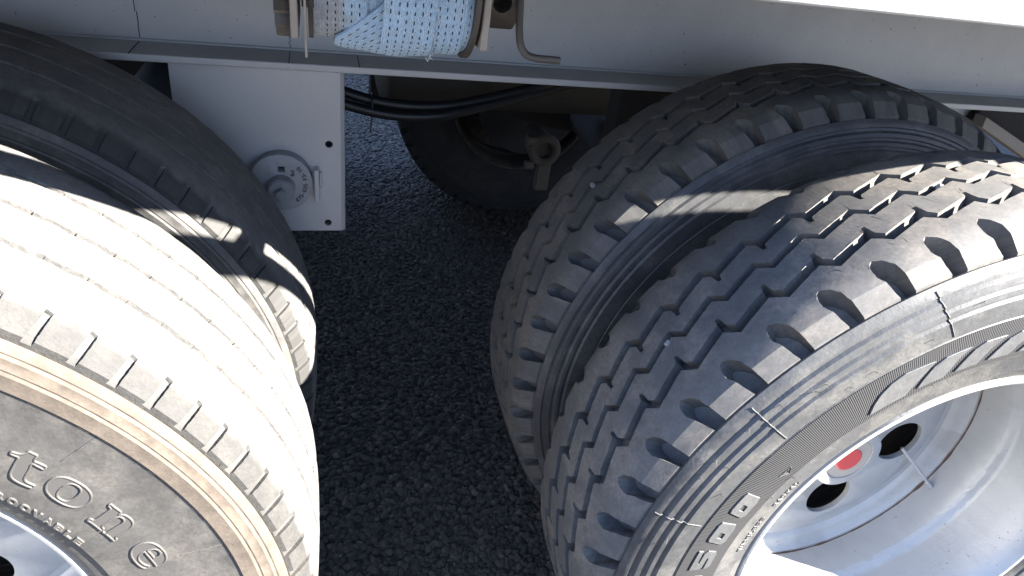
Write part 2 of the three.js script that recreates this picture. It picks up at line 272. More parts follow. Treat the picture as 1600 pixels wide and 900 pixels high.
function wornCutters(P) {
  const out = [], A = (pts) => flipU(pts.map(([f, u]) => [f * P, u]));
  [-0.0565, 0.0003, 0.0568].forEach((u0, k) => {
    const a = [], b = [], q = k * 0.3;
    for (let n = -1; n <= 2; n++) for (let i = 0; i < 4; i++) { const f = n + i / 4, w = [0.0004, 0.0011, -0.0006, -0.001][(i + k) % 4]; a.push([f, u0 + 0.0034 + w]); b.push([f, u0 - 0.0034 + w * 0.6]); }
    out.push(prism(A([...a, ...b.reverse()]), 0.5125));
    for (let n = -1; n <= 1; n++) out.push(prism(A([[n + 0.55 + q, u0 - 0.0048], [n + 0.65 + q, u0 - 0.0048], [n + 0.72 + q, u0 + 0.004], [n + 0.60 + q, u0 + 0.004]]), 0.5165));
  });
  for (let n = -1; n <= 1; n++) for (const s of [1, -1]) {
    const pts = [[n + 0.42, s * 0.1120], [n + 0.60, s * 0.1105], [n + 0.68, s * 0.138], [n + 0.44, s * 0.138]];
    const g = prism(A(pts), 0.45), p = g.attributes.position; for (let i = 0; i < p.count; i++) if (p.getY(i) < 0.46) p.setY(i, 0.5105 - 0.80 * (Math.abs(p.getZ(i)) - 0.1125)); g.computeVertexNormals(); out.push(g);
  }
  return out;
}
const geo = {};
function shoulderTone(g) { // the shoulders are darker, unpolished rubber
  const p = g.attributes.position, c = new Float32Array(p.count * 3), q = rng(19), N2 = new Float32Array(720).map(() => q());
  for (let i = 0; i < p.count; i++) { const u = Math.abs(p.getZ(i)), a = Math.floor((Math.atan2(p.getY(i), p.getX(i)) / PI2 + 0.5) * 719), t = step(0.099 + 0.012 * N2[a], 0.116, u), v = 1 - 0.7 * t; c[3 * i] = v; c[3 * i + 1] = v * 0.985; c[3 * i + 2] = v * 0.96; }
  g.setAttribute('color', new THREE.BufferAttribute(c, 3)); return g;
}
Object.assign(geo, {
  lugTread: treadRing(bothSides(lugOuter), 0.4680, 51, lugCutters, 8, 0.0003),
  wornTread: shoulderTone(treadRing(bothSides(worn), 0.4865, 87, wornCutters, 3, 0.00035)),
});
// carcass, split into rings by material
const lugSideU = sideU(lugProf), wornSideU = sideU(wornProf);
geo.lugSide = revolve(full(lugProf), 260, 0.45);
geo.wornSide = revolve(full(wornProf), 260, 0.45);
// the shoulder that faces the trailer is a little broader
function broaden(g, s, e) { const h = g.clone(), p = h.attributes.position; for (let i = 0; i < p.count; i++) { const u = p.getZ(i); p.setZ(i, u + s * e * step(0.058, 0.078, u * s)); } return h; }
geo.lugTreadIn = broaden(geo.lugTread, 1, 0.018); geo.lugSideIn = broaden(geo.lugSide, 1, 0.018);
geo.lugTread = broaden(geo.lugTread, -1, 0.012); geo.lugSide = broaden(geo.lugSide, -1, 0.012);
function bandOn(prof, U, r0, r1, h, n = 10) { const l = [[r0, U(r0) - 0.002]]; for (let i = 0; i <= n; i++) { const r = r0 + (r1 - r0) * i / n; l.push([r, U(r) + h]); } l.push([r1, U(r1) - 0.002]); return revolve(l.reverse(), 260, 0.5); }
geo.knurl = bandOn(lugProf, lugSideU, 0.3562, 0.4178, 0.0007);
geo.tanBand = (() => { const l = wornProf.filter(([r]) => r >= 0.4478).slice(0, 11).map(([r, u]) => [r, u + 0.0006]); return revolve([[0.4462, 0.1405], ...l, [0.4936, 0.1375]].reverse(), 260, 0.45); })();

/* plates and ridges that follow the sidewall; pts in [degrees, radius] */
function onSide(g, U) { // flat (x = arc degrees, y = radius, z = height) -> tyre
  const p = g.attributes.position; for (let i = 0; i < p.count; i++) { const t = p.getX(i) * Math.PI / 180, r = p.getY(i); p.setXYZ(i, r * Math.cos(t), r * Math.sin(t), U(r) + p.getZ(i)); }
  g = g.index ? g.toNonIndexed() : g; g.computeVertexNormals();
  const uv = g.attributes.uv || new THREE.BufferAttribute(new Float32Array(g.attributes.position.count * 2), 2);
  for (let i = 0; i < g.attributes.position.count; i++) uv.setXY(i, g.attributes.position.getX(i), g.attributes.position.getY(i));
  g.setAttribute('uv', uv); return g;
}
function densify(pts, d = 1.2) { const o = []; pts.forEach((a, i) => { const b = pts[(i + 1) % pts.length], n = Math.max(1, Math.ceil(Math.max(Math.abs(b[0] - a[0]) / d, Math.abs(b[1] - a[1]) / 0.012))); for (let k = 0; k < n; k++) o.push([a[0] + (b[0] - a[0]) * k / n, a[1] + (b[1] - a[1]) * k / n]); }); return o; }
function sidePlate(pts, U, h, holes = [], below = 0.003) {
  // scale degrees so that the bevel is even, then map
  const K = Math.PI / 180 * 0.39, s = new THREE.Shape(densify(pts).map(([d, r]) => new THREE.Vector2(-d * K, r)));
  for (const q of holes) s.holes.push(new THREE.Path(densify(q).map(([d, r]) => new THREE.Vector2(-d * K, r))));
  const g = new THREE.ExtrudeGeometry(s, { depth: below + h, bevelEnabled: true, bevelSize: 0.0005, bevelThickness: 0.0005, bevelSegments: 1 });
  const p = g.attributes.position; for (let i = 0; i < p.count; i++) p.setXYZ(i, -p.getX(i) / K, p.getY(i), p.getZ(i) - below);
  return onSide(g, U);
}
const font = await new FontLoader().loadAsync('fonts/droid/droid_serif_bold.typeface.json');
const fontB = await new FontLoader().loadAsync('fonts/droid/droid_sans_bold.typeface.json');
function glyph(f, ch, deg0, deg1, r0, r1, shear) { // outlines of a letter fitted into the box, tops outward, reading clockwise
  const shapes = f.generateShapes(ch, 1), all = shapes.map((s) => { const e = s.extractPoints(5); return [e.shape, ...e.holes]; });
  let a = [1e9, 1e9], b = [-1e9, -1e9]; for (const cs of all) for (const v of cs[0]) { a = [Math.min(a[0], v.x), Math.min(a[1], v.y)]; b = [Math.max(b[0], v.x), Math.max(b[1], v.y)]; }
  return all.map((cs) => cs.map((c) => c.map((v) => { const y = (v.y - a[1]) / (b[1] - a[1]), x = (v.x - a[0]) / (b[0] - a[0]); return [deg0 + (deg1 - deg0) * x - shear * (y - 0.5), r0 + (r1 - r0) * y]; })));
}
function ridge(pts, U, r = 0.0011, h = 0.0004) { // raised cord along a closed outline
  const c = densify(pts, 0.6), P = c.map(([d, rr]) => { const t = d * Math.PI / 180; return [rr * Math.cos(t), rr * Math.sin(t), U(rr) + h]; });
  return tube(P, r, Math.max(24, Math.min(110, P.length * 2)), 6, true);
}

/* rim: u measured from the tyre's centre plane */
const rimProf = [[0.286, 0.094], [0.2935, 0.1015], [0.2990, 0.1065], [0.3005, 0.1120], [0.2990, 0.1165], [0.2960, 0.1180], [0.2920, 0.1165], [0.2885, 0.1110], [0.2855, 0.1010], [0.2820, 0.0850], [0.2790, 0.0550], [0.2770, 0.0150], [0.2755, 0.0060], [0.2710, 0.0010], [0.2690, -0.0060], [0.2680, -0.0300], [0.2695, -0.0550], [0.2720, -0.0660]];
const discProf = [[0.2730, -0.0660], [0.2680, -0.0675], [0.2630, -0.0725], [0.2585, -0.0765], [0.2500, -0.0790], [0.2440, -0.0835], [0.2400, -0.0880], [0.2300, -0.0895]];
geo.rimBarrel = revolve([...rimProf, [0.272, -0.115], [0.283, -0.118], [0.289, -0.108], [0.2885, 0.0], [0.2885, 0.09], [0.286, 0.094]], 200, 0.6);
geo.discRing = revolve([...discProf, [0.2300, -0.0985], [0.2600, -0.0900], [0.2730, -0.0800]], 160, 0.45);
geo.disc = (() => { const holes = [holeAt(0, 0, 0.055)]; for (let k = 0; k < 6; k++) { const a = [-68, -9.5, 49, 107, 165, -139][k] * Math.PI / 180; holes.push(holeAt(0.165 * Math.cos(a), 0.165 * Math.sin(a), 0.0455)); }
  const s = new THREE.Shape(); s.absarc(0, 0, 0.2305, 0, PI2); s.holes.push(...holes); const g = new THREE.ExtrudeGeometry(s, { depth: 0.008, bevelEnabled: true, bevelSize: 0.0012, bevelThickness: 0.0012, bevelSegments: 2, curveSegments: 40 }); g.translate(0, 0, -0.0987); return boxUV(toCreasedNormals(g.toNonIndexed ? g : g, 0.5)); })();
geo.hubCap = revolve([[0, -0.0415], [0.041, -0.0415], [0.0425, -0.0405], [0.043, -0.0385], [0.056, -0.0385], [0.0595, -0.0400], [0.061, -0.0440], [0.061, -0.105], [0.04, -0.106]].reverse(), 64, 0.5);
geo.hubFace = revolve([[0.0005, -0.0395], [0.0405, -0.0398], [0.0425, -0.0412]].reverse(), 48, 0.5);
geo.hubRed = revolve([[0.0005, -0.0372], [0.0215, -0.0374], [0.0235, -0.0388], [0.0238, -0.0405]].reverse(), 40, 0.6);
geo.rustRing = (() => { // irregular rust line where disc and barrel meet
  const q = rng(9), P = [], I = [], n = 420, wn = noiseField(512, 64, 5), wn2 = noiseField(512, 16, 8); for (let i = 0; i <= n; i++) { const t = i / n * PI2, w = 0.0003 + 0.0055 * Math.pow(wn[(i * 1.2) | 0], 2) * wn2[(i * 1.2) | 0] + 0.0005 * q(); for (const [r, z] of [[0.2712 - w * 0.7, -0.0662 - w * 0.2 + 0.0006], [0.2716, -0.0648 + w], [0.2735, -0.066 + w]]) P.push(r * Math.cos(t), r * Math.sin(t), z); }
  for (let i = 0; i < n; i++) for (let j = 0; j < 2; j++) { const a = i * 3 + j; I.push(a, a + 3, a + 1, a + 3, a + 4, a + 1); } const g = new THREE.BufferGeometry(); g.setAttribute('position', new THREE.Float32BufferAttribute(P, 3)); g.setIndex(I); g.computeVertexNormals(); return g; })();

/* ------------------------------------------------ the trailer */
const trailer = group('trailer');
tag(trailer, 'silver painted trailer with twin dual wheels, chassis beam, grey bracket plate and rub rail', 'trailer');

const LAY = { S: 1.37277, lugZ: -0.1125, wornZ: -0.171, d: 0.36424 };
function rimParts(w, red) {
  const rim = mesh('rim', join([geo.rimBarrel, geo.discRing, geo.disc]), M.rim, w);
  mesh('rust_line', geo.rustRing, M.rust, w);
  const cap = mesh('hub_cap', geo.hubCap, M.rim, w); mesh('hub_face', geo.hubFace, M.beige, w); mesh('hub_centre', geo.hubRed, M.red, w);
  return rim;
}
function lugWheel(parent) {
  const w = group('wheel', parent);
  mesh('sidewall', geo.lugSide, M.lugSide, w); mesh('tread', geo.lugTread, M.lugTread, w); mesh('knurled_band', geo.knurl, M.knurl, w);
  rimParts(w);
  return w;
}
function wornWheel(parent) {
  const w = group('wheel', parent);
  mesh('sidewall', geo.wornSide, M.wornSide, w); mesh('tread', geo.wornTread, M.wornTread, w); mesh('sidewall_rib', geo.tanBand, M.tanSide, w);
  rimParts(w);
  return w;
}
const D51 = PI2 / 51;
const lugOut = lugWheel(trailer); lugOut.position.set(0, AX, LAY.lugZ); lugOut.userData.label = 'outer dual wheel with chunky zigzag tread and white dished rim on the right';
const lugIn = lugOut.clone(); lugIn.userData = { label: 'inner dual wheel with chunky zigzag tread in shade behind the outer right wheel' }; trailer.add(lugIn);
for (const c of lugIn.children) { if (c.name === 'tread') c.geometry = geo.lugTreadIn; if (c.name === 'sidewall') c.geometry = geo.lugSideIn; }
lugIn.scale.set(1.02, 1.02, 1); lugIn.position.set(0.010, AX + 0.012, LAY.lugZ - LAY.d); lugIn.rotation.set(0, Math.PI, 0.2 * D51);
const wornOut = wornWheel(trailer); wornOut.position.set(-LAY.S, AX, LAY.wornZ); wornOut.userData.label = 'outer dual wheel with worn ribbed tread and tan sidewall ribs on the left';
const wornIn = wornOut.clone(); wornIn.userData = { label: 'inner dual wheel with worn ribbed tread behind the outer left wheel' }; trailer.add(wornIn);
wornIn.position.set(-LAY.S, AX, LAY.wornZ - LAY.d); wornIn.rotation.set(0, Math.PI, 0.02);
for (const x of [0, -LAY.S]) for (const z of [-0.225]) mesh('added_leak_blocker', new THREE.CylinderGeometry(0.2785, 0.2785, 0.14, 64, 1, true).rotateX(Math.PI / 2).translate(x, AX, z - 0.07), M.dirtyShadedRim, trailer);  // unseen rings added to stop sun leaking between the dual rims
const FARZ = -2.27;
for (const w of [lugIn, wornIn]) for (const c of [...w.children]) if (/^hub_|rust/.test(c.name)) w.remove(c); else if (c.name === 'rim') c.material = M.dirtyShadedRim;
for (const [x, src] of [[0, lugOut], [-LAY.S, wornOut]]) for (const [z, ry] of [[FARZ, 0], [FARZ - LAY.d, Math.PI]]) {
  const c = src.clone(); c.position.set(x - 0.02, AX, z); c.rotation.set(0, ry, 0); for (const m of [...c.children]) { if (/^hub_|rust/.test(m.name)) c.remove(m); else m.material = m.name === 'rim' ? M.dirtyShadedRim : M.shadedFarRubber; } c.userData = { label: x ? 'wheel of the left axle on the far side of the trailer' : 'dark wheel of the right axle on the far side of the trailer' }; trailer.add(c);
}
/* raised marks of the outer right tyre */
{
  const U = lugSideU, up = (r) => U(r) + 0.0007;
  const panelMat = rubberMat([0.068, 0.069, 0.071], [0.1, 0.098, 0.095], 0.5, 0.5, 0.0002);
  // smooth speed-stripe panels on the knurled band
  const panels = [
    [[130.2, 0.3655], [128.9, 0.379], [127.3, 0.3905], [125.3, 0.399], [122.6, 0.4035], [117.4, 0.3995], [119.4, 0.386], [121.3, 0.375], [123.1, 0.3645]],
    [[120.7, 0.3655], [119.3, 0.378], [117.6, 0.3905], [115.4, 0.398], [110.9, 0.3985], [112.8, 0.388], [114.2, 0.3755], [115.5, 0.3645]],
    [[113.3, 0.3655], [111.8, 0.379], [110.2, 0.3915], [108.2, 0.3985], [104.4, 0.3985], [106.3, 0.387], [107.7, 0.3755], [108.9, 0.3645]],
    [[106.7, 0.3655], [105.2, 0.379], [103.6, 0.3915], [101.6, 0.3985], [97.8, 0.3985], [99.7, 0.387], [101.1, 0.3755], [102.3, 0.3645]],
    [[100.1, 0.3655], [98.6, 0.379], [97.0, 0.3915], [95.0, 0.3985], [91.2, 0.3985], [93.1, 0.387], [94.5, 0.3755], [95.7, 0.3645]],
    [[93.5, 0.3655], [92.0, 0.379], [90.4, 0.3915], [88.4, 0.3985], [84.6, 0.3985], [86.5, 0.387], [87.9, 0.3755], [89.1, 0.3645]]];
  for (const p of panels) mesh('sidewall_panel', sidePlate(p, up, 0.0012), panelMat, lugOut);
  // block digits
  const digit = (d, kind) => { // d = degrees of the glyph's centre
    const L = (pts) => pts.map(([x, r]) => [d + x, r]), rr = (x) => x;
    if (kind === '0') return [L([[-3.0, 0.3990], [-2.3, 0.4008], [1.1, 0.4012], [1.9, 0.3995], [2.5, 0.3830], [2.7, 0.3770], [1.9, 0.3722], [-1.5, 0.3722], [-2.7, 0.3755]]), [L([[-0.5, 0.3905], [1.0, 0.3905], [1.2, 0.3815], [-0.3, 0.3815]])]];
    if (kind === '5') return [L([[-2.5, 0.4025], [-2.5, 0.3965], [0.9, 0.3950], [0.9, 0.3925], [-1.8, 0.3925], [-2.5, 0.3880], [-2.2, 0.3760], [-1.3, 0.3728], [2.0, 0.3728], [2.6, 0.3775], [2.5, 0.3815], [-0.4, 0.3815], [-0.5, 0.3845], [2.2, 0.3850], [2.6, 0.3885], [2.5, 0.4025]]), []];
    return [L([[-2.0, 0.4025], [-2.4, 0.3965], [0.9, 0.3955], [0.9, 0.3925], [-1.8, 0.3925], [-2.5, 0.3880], [-2.2, 0.3760], [-1.3, 0.3728], [2.0, 0.3728], [2.6, 0.3775], [2.5, 0.3815], [-0.4, 0.3815], [-0.5, 0.3845], [2.2, 0.3850], [2.6, 0.3885], [2.2, 0.4005], [1.6, 0.4025]]), []];
  };
  const matte = rubberMat([0.05, 0.051, 0.053], [0.08, 0.08, 0.08], 0.3, 0.7, 0.0004);
  for (const [d, k] of [[157.7, '0'], [165.1, '0'], [172.2, '5'], [179.5, 'S']]) { const [o, h] = digit(d, k); mesh('raised_digit', sidePlate(o, up, 0.0012, h), matte, lugOut); }
  // small triangle mark, radial mould lines and bead marks
  const tri = (s) => [[147.4 + 1.5 * s, 0.3755 - 0.002], [147.4 - 0.2 * s, 0.374 + 0.001], [147.2 - 1.4 * s, 0.3655]];
  mesh('triangle_mark', join([ridge([[149.4, 0.3770], [146.6, 0.3755], [147.9, 0.3665]], up, 0.0005), ridge([[148.6, 0.3752], [147.4, 0.3745], [147.9, 0.3705]], up, 0.0004)]), M.lugSide, lugOut);
  const edgeLine = []; for (let a = 143.2; a <= 150.2; a += 0.7) edgeLine.push([a, 0.3612 + 0.0]); // step below the triangle
  const ml = []; for (const a of [143.05, 114.2, 163.6]) { const P = []; for (let r = 0.4245; r <= 0.4885; r += 0.002) { const t = (a + (a === 114.2 ? (r - 0.42) * 28 : 0)) * Math.PI / 180; P.push([r * Math.cos(t), r * Math.sin(t), U(r) + 0.0003]); } ml.push(tube(P, 0.0009, 60, 6)); }
  mesh('mould_line', join(ml), M.lugSide, lugOut);
  const txt = [], word = (s, d0, adv) => [...s].forEach((ch, i) => { if (ch === ' ') return; for (const cs of glyph(fontB, ch, d0 - i * adv, d0 - i * adv - adv * 0.72, 0.3255, 0.3325, 0)) txt.push(sidePlate(cs[0], U, 0.0006, cs.slice(1), 0.001)); });
  word('RADIAL', 157.0, 1.35); word('TUBELESS', 172, 1.45);
  mesh('bead_lettering', join(txt), M.lugSide, lugOut);
  const hairs = [], q = rng(4); for (let k = 0; k < 26; k++) { const a = (95 + 80 * q()) * Math.PI / 180, r = [0.4695, 0.4560, 0.433, 0.3545, 0.310][k % 5], b = a + (q() - 0.5) * 0.03, l = 0.004 + 0.004 * q(); hairs.push(cyl(0.0005, 0.0003, [r * Math.cos(a), r * Math.sin(a), U(r) - 0.001], [(r + l * (q() - 0.5)) * Math.cos(b), (r + l * (q() - 0.5)) * Math.sin(b), U(r) + l * 0.8], 5)); }
  tag(mesh('rubber_hairs', join(hairs), M.lugSide, lugOut), null, null, null, 'stuff');
  mesh('valve_stem', join([cyl(0.003, 0.003, [0.172, -0.041, -0.0865], [0.2395, -0.109, -0.0505], 10), cyl(0.0042, 0.0042, [0.233, -0.1025, -0.054], [0.243, -0.1125, -0.0487], 12)]), M.steel, lugOut);
}
/* raised letters of the outer left tyre */
{
  const U = wornSideU;
  for (const [ch, a, b, sh] of [['s', 52.3, 47.4, 1.5], ['t', 45.2, 40.6, 1.8], ['o', 39.2, 32.9, 0.8], ['n', 30.6, 24.5, 1.0], ['e', 21.6, 15.8, 0.8]]) {
    const g = glyph(font, ch, a, b, ch === 't' ? 0.3585 : 0.3605, ch === 't' ? 0.3975 : 0.3920, -sh), fill = [], rid = [];
    for (const cs of g) { fill.push(sidePlate(cs[0], U, 0.0003, cs.slice(1), 0.001)); for (const c of cs) rid.push(ridge(c, U, 0.00125)); }
    const l = mesh('raised_letter', join(rid), M.wornSide, wornOut); 
    mesh('letter_face', join(fill), M.hatch, wornOut);
  }
  const txt = []; 'REGROOVABLE'.split('').forEach((ch, i) => { const d = 49.2 - i * 2.22; for (const cs of glyph(fontB, ch, d, d - 1.55, 0.3262, 0.3342, -0.55)) txt.push(sidePlate(cs[0], U, 0.0009, cs.slice(1), 0.001)); });
  mesh('bead_lettering', join(txt), M.wornSide, wornOut);
  const ml = []; for (const a of [40.6, 16.8]) { const P = []; for (let r = 0.404; r <= 0.448; r += 0.002) { const t = a * Math.PI / 180; P.push([r * Math.cos(t), r * Math.sin(t), U(r) + 0.0002]); } ml.push(tube(P, 0.0006, 40, 6)); }
  mesh('mould_line', join(ml), M.wornSide, wornOut);
}
const Y = (y) => y + AX;
/* axles, drums, brake gear */
for (const x of [0, -LAY.S]) {
  mesh('axle_beam', cyl(0.055, 0.055, [x + 0.05, AX + 0.085, FARZ + 0.12], [x + 0.05, AX + 0.085, -0.62], 24), M.underBody, trailer);
  for (const z of [-0.46, FARZ + 0.02]) mesh('brake_drum', join([cyl(0.205, 0.205, [x, AX, z - 0.13], [x, AX, z + 0.11], 48), cyl(0.218, 0.218, [x, AX, z + (z > -1 ? -0.15 : 0.09)], [x, AX, z + (z > -1 ? -0.12 : 0.12)], 48)]), M.underBody, trailer);
}
{ // brake gear on the far wheel
  const hx = -0.012, hy = Y(-0.1);
  const g = [new THREE.TorusGeometry(0.047, 0.017, 12, 32).translate(hx, hy, -1.855), cyl(0.05, 0.06, [hx, hy, -2.02], [hx, hy, -1.865], 28), bx(hx - 0.015, hx + 0.04, hy - 0.17, hy - 0.05, -1.89, -1.86, 0.008), bx(hx - 0.075, hx - 0.03, hy + 0.02, hy + 0.055, -1.88, -1.84, 0.008), bx(hx - 0.07, hx - 0.035, hy - 0.075, hy - 0.045, -1.87, -1.845, 0.006)];
  mesh('brake_lever', join(g), new THREE.MeshStandardMaterial({ color: new THREE.Color(0.085, 0.072, 0.058), roughness: 0.7, metalness: 0.2, bumpMap: rubberBump, bumpScale: 0.003 }), trailer);
  mesh('brake_chamber', join([cyl(0.085, 0.085, [0.16, Y(0.02), -1.75], [0.2, Y(0.1), -1.6], 28), cyl(0.02, 0.02, [0.14, Y(-0.03), -1.85], [0.16, Y(0.02), -1.75], 12)]), M.underBody, trailer);
  // spring hangers and leaf spring on the far beam
  for (const x of [-0.68, 0.2]) mesh('spring_hanger', bx(x, x + 0.09, Y(0.08), Y(0.44), -1.72, -1.64, 0.006), M.underBody, trailer);
  for (const z of [-0.84, -1.68]) { const leaves = []; for (let k = 0; k < 4; k++) leaves.push(tube([[-0.6 + k * 0.1, Y(0.16 - 0.012 * k), z], [0, Y(0.09 - 0.013 * k), z], [0.6 - k * 0.1, Y(0.16 - 0.012 * k), z]], 0.012, 20, 6)); if (z < -1) mesh('leaf_spring', join(leaves), M.underBody, trailer); }
}
mesh('air_tank', join([cyl(0.118, 0.118, [-0.64, Y(0.275), -1.5], [0.05, Y(0.275), -1.5], 40), cyl(0.121, 0.121, [-0.628, Y(0.275), -1.5], [-0.612, Y(0.275), -1.5], 40), new THREE.SphereGeometry(0.118, 32, 16).scale(0.35, 1, 1).translate(-0.64, Y(0.275), -1.5)]), M.tank, trailer);
mesh('air_hose', tube([[-0.98, Y(0.36), -1.2], [-0.86, Y(0.305), -1.2], [-0.764, Y(0.268), -1.2], [-0.66, Y(0.247), -1.2], [-0.55, Y(0.246), -1.2], [-0.42, Y(0.268), -1.21], [-0.253, Y(0.315), -1.22], [-0.05, Y(0.38), -1.24]], 0.0135, 60, 12), M.hose, trailer);
mesh('air_hose', tube([[-0.98, Y(0.33), -1.18], [-0.86, Y(0.28), -1.18], [-0.764, Y(0.245), -1.18], [-0.66, Y(0.226), -1.18], [-0.55, Y(0.228), -1.18], [-0.42, Y(0.254), -1.2], [-0.253, Y(0.3), -1.22], [-0.05, Y(0.36), -1.24]], 0.0135, 60, 12), M.hose, trailer);
mesh('cable_tie', join([new THREE.TorusGeometry(0.022, 0.002, 6, 24).rotateY(Math.PI / 2).scale(1, 1.15, 1).translate(-0.71, Y(0.247), -1.19), cyl(0.0025, 0.002, [-0.71, Y(0.225), -1.175], [-0.714, Y(0.185), -1.17], 6)]), M.hose, trailer);

/* chassis beams, deck, rails */
{
  const beam = (s, zw) => [bx(-7, 7, Y(0.455), Y(0.80), zw - 0.006, zw + 0.0, 0), bx(-7, 7, Y(0.4425), Y(0.4545), zw - 0.096, zw + 0.09, 0.0025)];
  mesh('chassis_beam', join([...beam(1, -0.80), ...[0].map(() => tube([[-7, Y(0.4555), -0.7985], [-3, Y(0.4555), -0.7985], [1, Y(0.4555), -0.7985], [7, Y(0.4555), -0.7985]], 0.003, 60, 8))]), M.silver, trailer);
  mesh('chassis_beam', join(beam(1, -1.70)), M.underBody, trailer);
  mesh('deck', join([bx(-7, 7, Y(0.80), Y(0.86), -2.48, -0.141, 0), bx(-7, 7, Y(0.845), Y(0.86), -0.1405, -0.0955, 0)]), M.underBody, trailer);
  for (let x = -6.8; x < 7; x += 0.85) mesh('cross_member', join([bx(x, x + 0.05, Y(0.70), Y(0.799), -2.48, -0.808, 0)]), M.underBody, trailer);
  for (let x = -6.6; x < 7; x += 0.85) mesh('outrigger', join([extr([[-0.14, Y(0.799)], [-0.79, Y(0.799)], [-0.79, Y(0.70)], [-0.14, Y(0.76)]].map(([z, y]) => [z, y]), 0.008).rotateY(-Math.PI / 2).translate(x, 0, 0)]), M.silver, trailer);
  mesh('side_rail', join([bx(-7, 7, Y(0.713), Y(0.863), -0.095, -0.087, 0.003), bx(-7, 7, Y(0.713), Y(0.721), -0.139, -0.0955, 0.002)]), M.silver, trailer);
  mesh('rub_rail', bx(-7, 7, Y(0.6955), Y(0.7575), -0.0305, -0.0195, 0.005, 4), M.rubRail, trailer);
  for (const x of [-3.3, -2.5, -1.72, -0.92, -0.27, 0.6, 1.4, 2.2, 3.0]) mesh('rail_spacer', bx(x - 0.02, x + 0.02, Y(0.716), Y(0.75), -0.0868, -0.0302, 0.002), M.rubRail, trailer);
  mesh('added_shade_body', join([bx(-7, 7, Y(0.8605), Y(3.1), -0.145, -0.11, 0.004), bx(-7, 7, Y(0.8605), Y(3.1), -2.48, -2.44, 0.004), bx(-7, 7, Y(3.101), Y(3.15), -2.48, -0.11, 0.004)]), M.body, trailer);  // unseen box body added on the deck to shade the far ground
  mesh('gusset_plate', extr([[0.30, Y(0.4420)], [0.66, Y(0.4420)], [0.66, Y(0.2)], [0.36, Y(0.2)]], 0.006).translate(0, 0, -0.765), M.silver, trailer);
  mesh('spring_bracket', extr([[0.628, Y(0.4420)], [1.1, Y(0.4420)], [1.1, Y(0.235)], [0.61, Y(0.415)]], 0.02).translate(0, 0, -0.752), M.underBody, trailer);
  mesh('bracket_lip', extr([[0.604, Y(0.432)], [0.606, Y(0.4085)], [1.1, Y(0.2145)], [1.1, Y(0.2465)]], 0.03).translate(0, 0, -0.7245), M.bracket, trailer);
  for (const x of [-0.19, 0.2]) mesh('spring_hanger', bx(x, x + 0.16, Y(0.2), Y(0.4415), -0.97, -0.9, 0.008), M.underBody, trailer);
  const cracks = []; for (const [x, y0, y1] of [[-1.118, 0.459, 0.56], [-0.882, 0.457, 0.475]]) for (let k = 0; k < 5; k++) cracks.push(bx(x + 0.0012 * Math.sin(k * 2.3), x + 0.0012 + 0.0012 * Math.sin(k * 2.3), Y(y0 + (y1 - y0) * k / 5), Y(y0 + (y1 - y0) * (k + 1) / 5), -0.801, -0.7995, 0)); for (const x of [-1.118, -0.882, -0.768]) cracks.push(bx(x, x + 0.0012, Y(0.45), Y(0.4552), -0.79, -0.7105, 0));
  cracks.length && tag(mesh('paint_crack', join(cracks), M.dark, trailer), null, null, null, 'stuff');
}
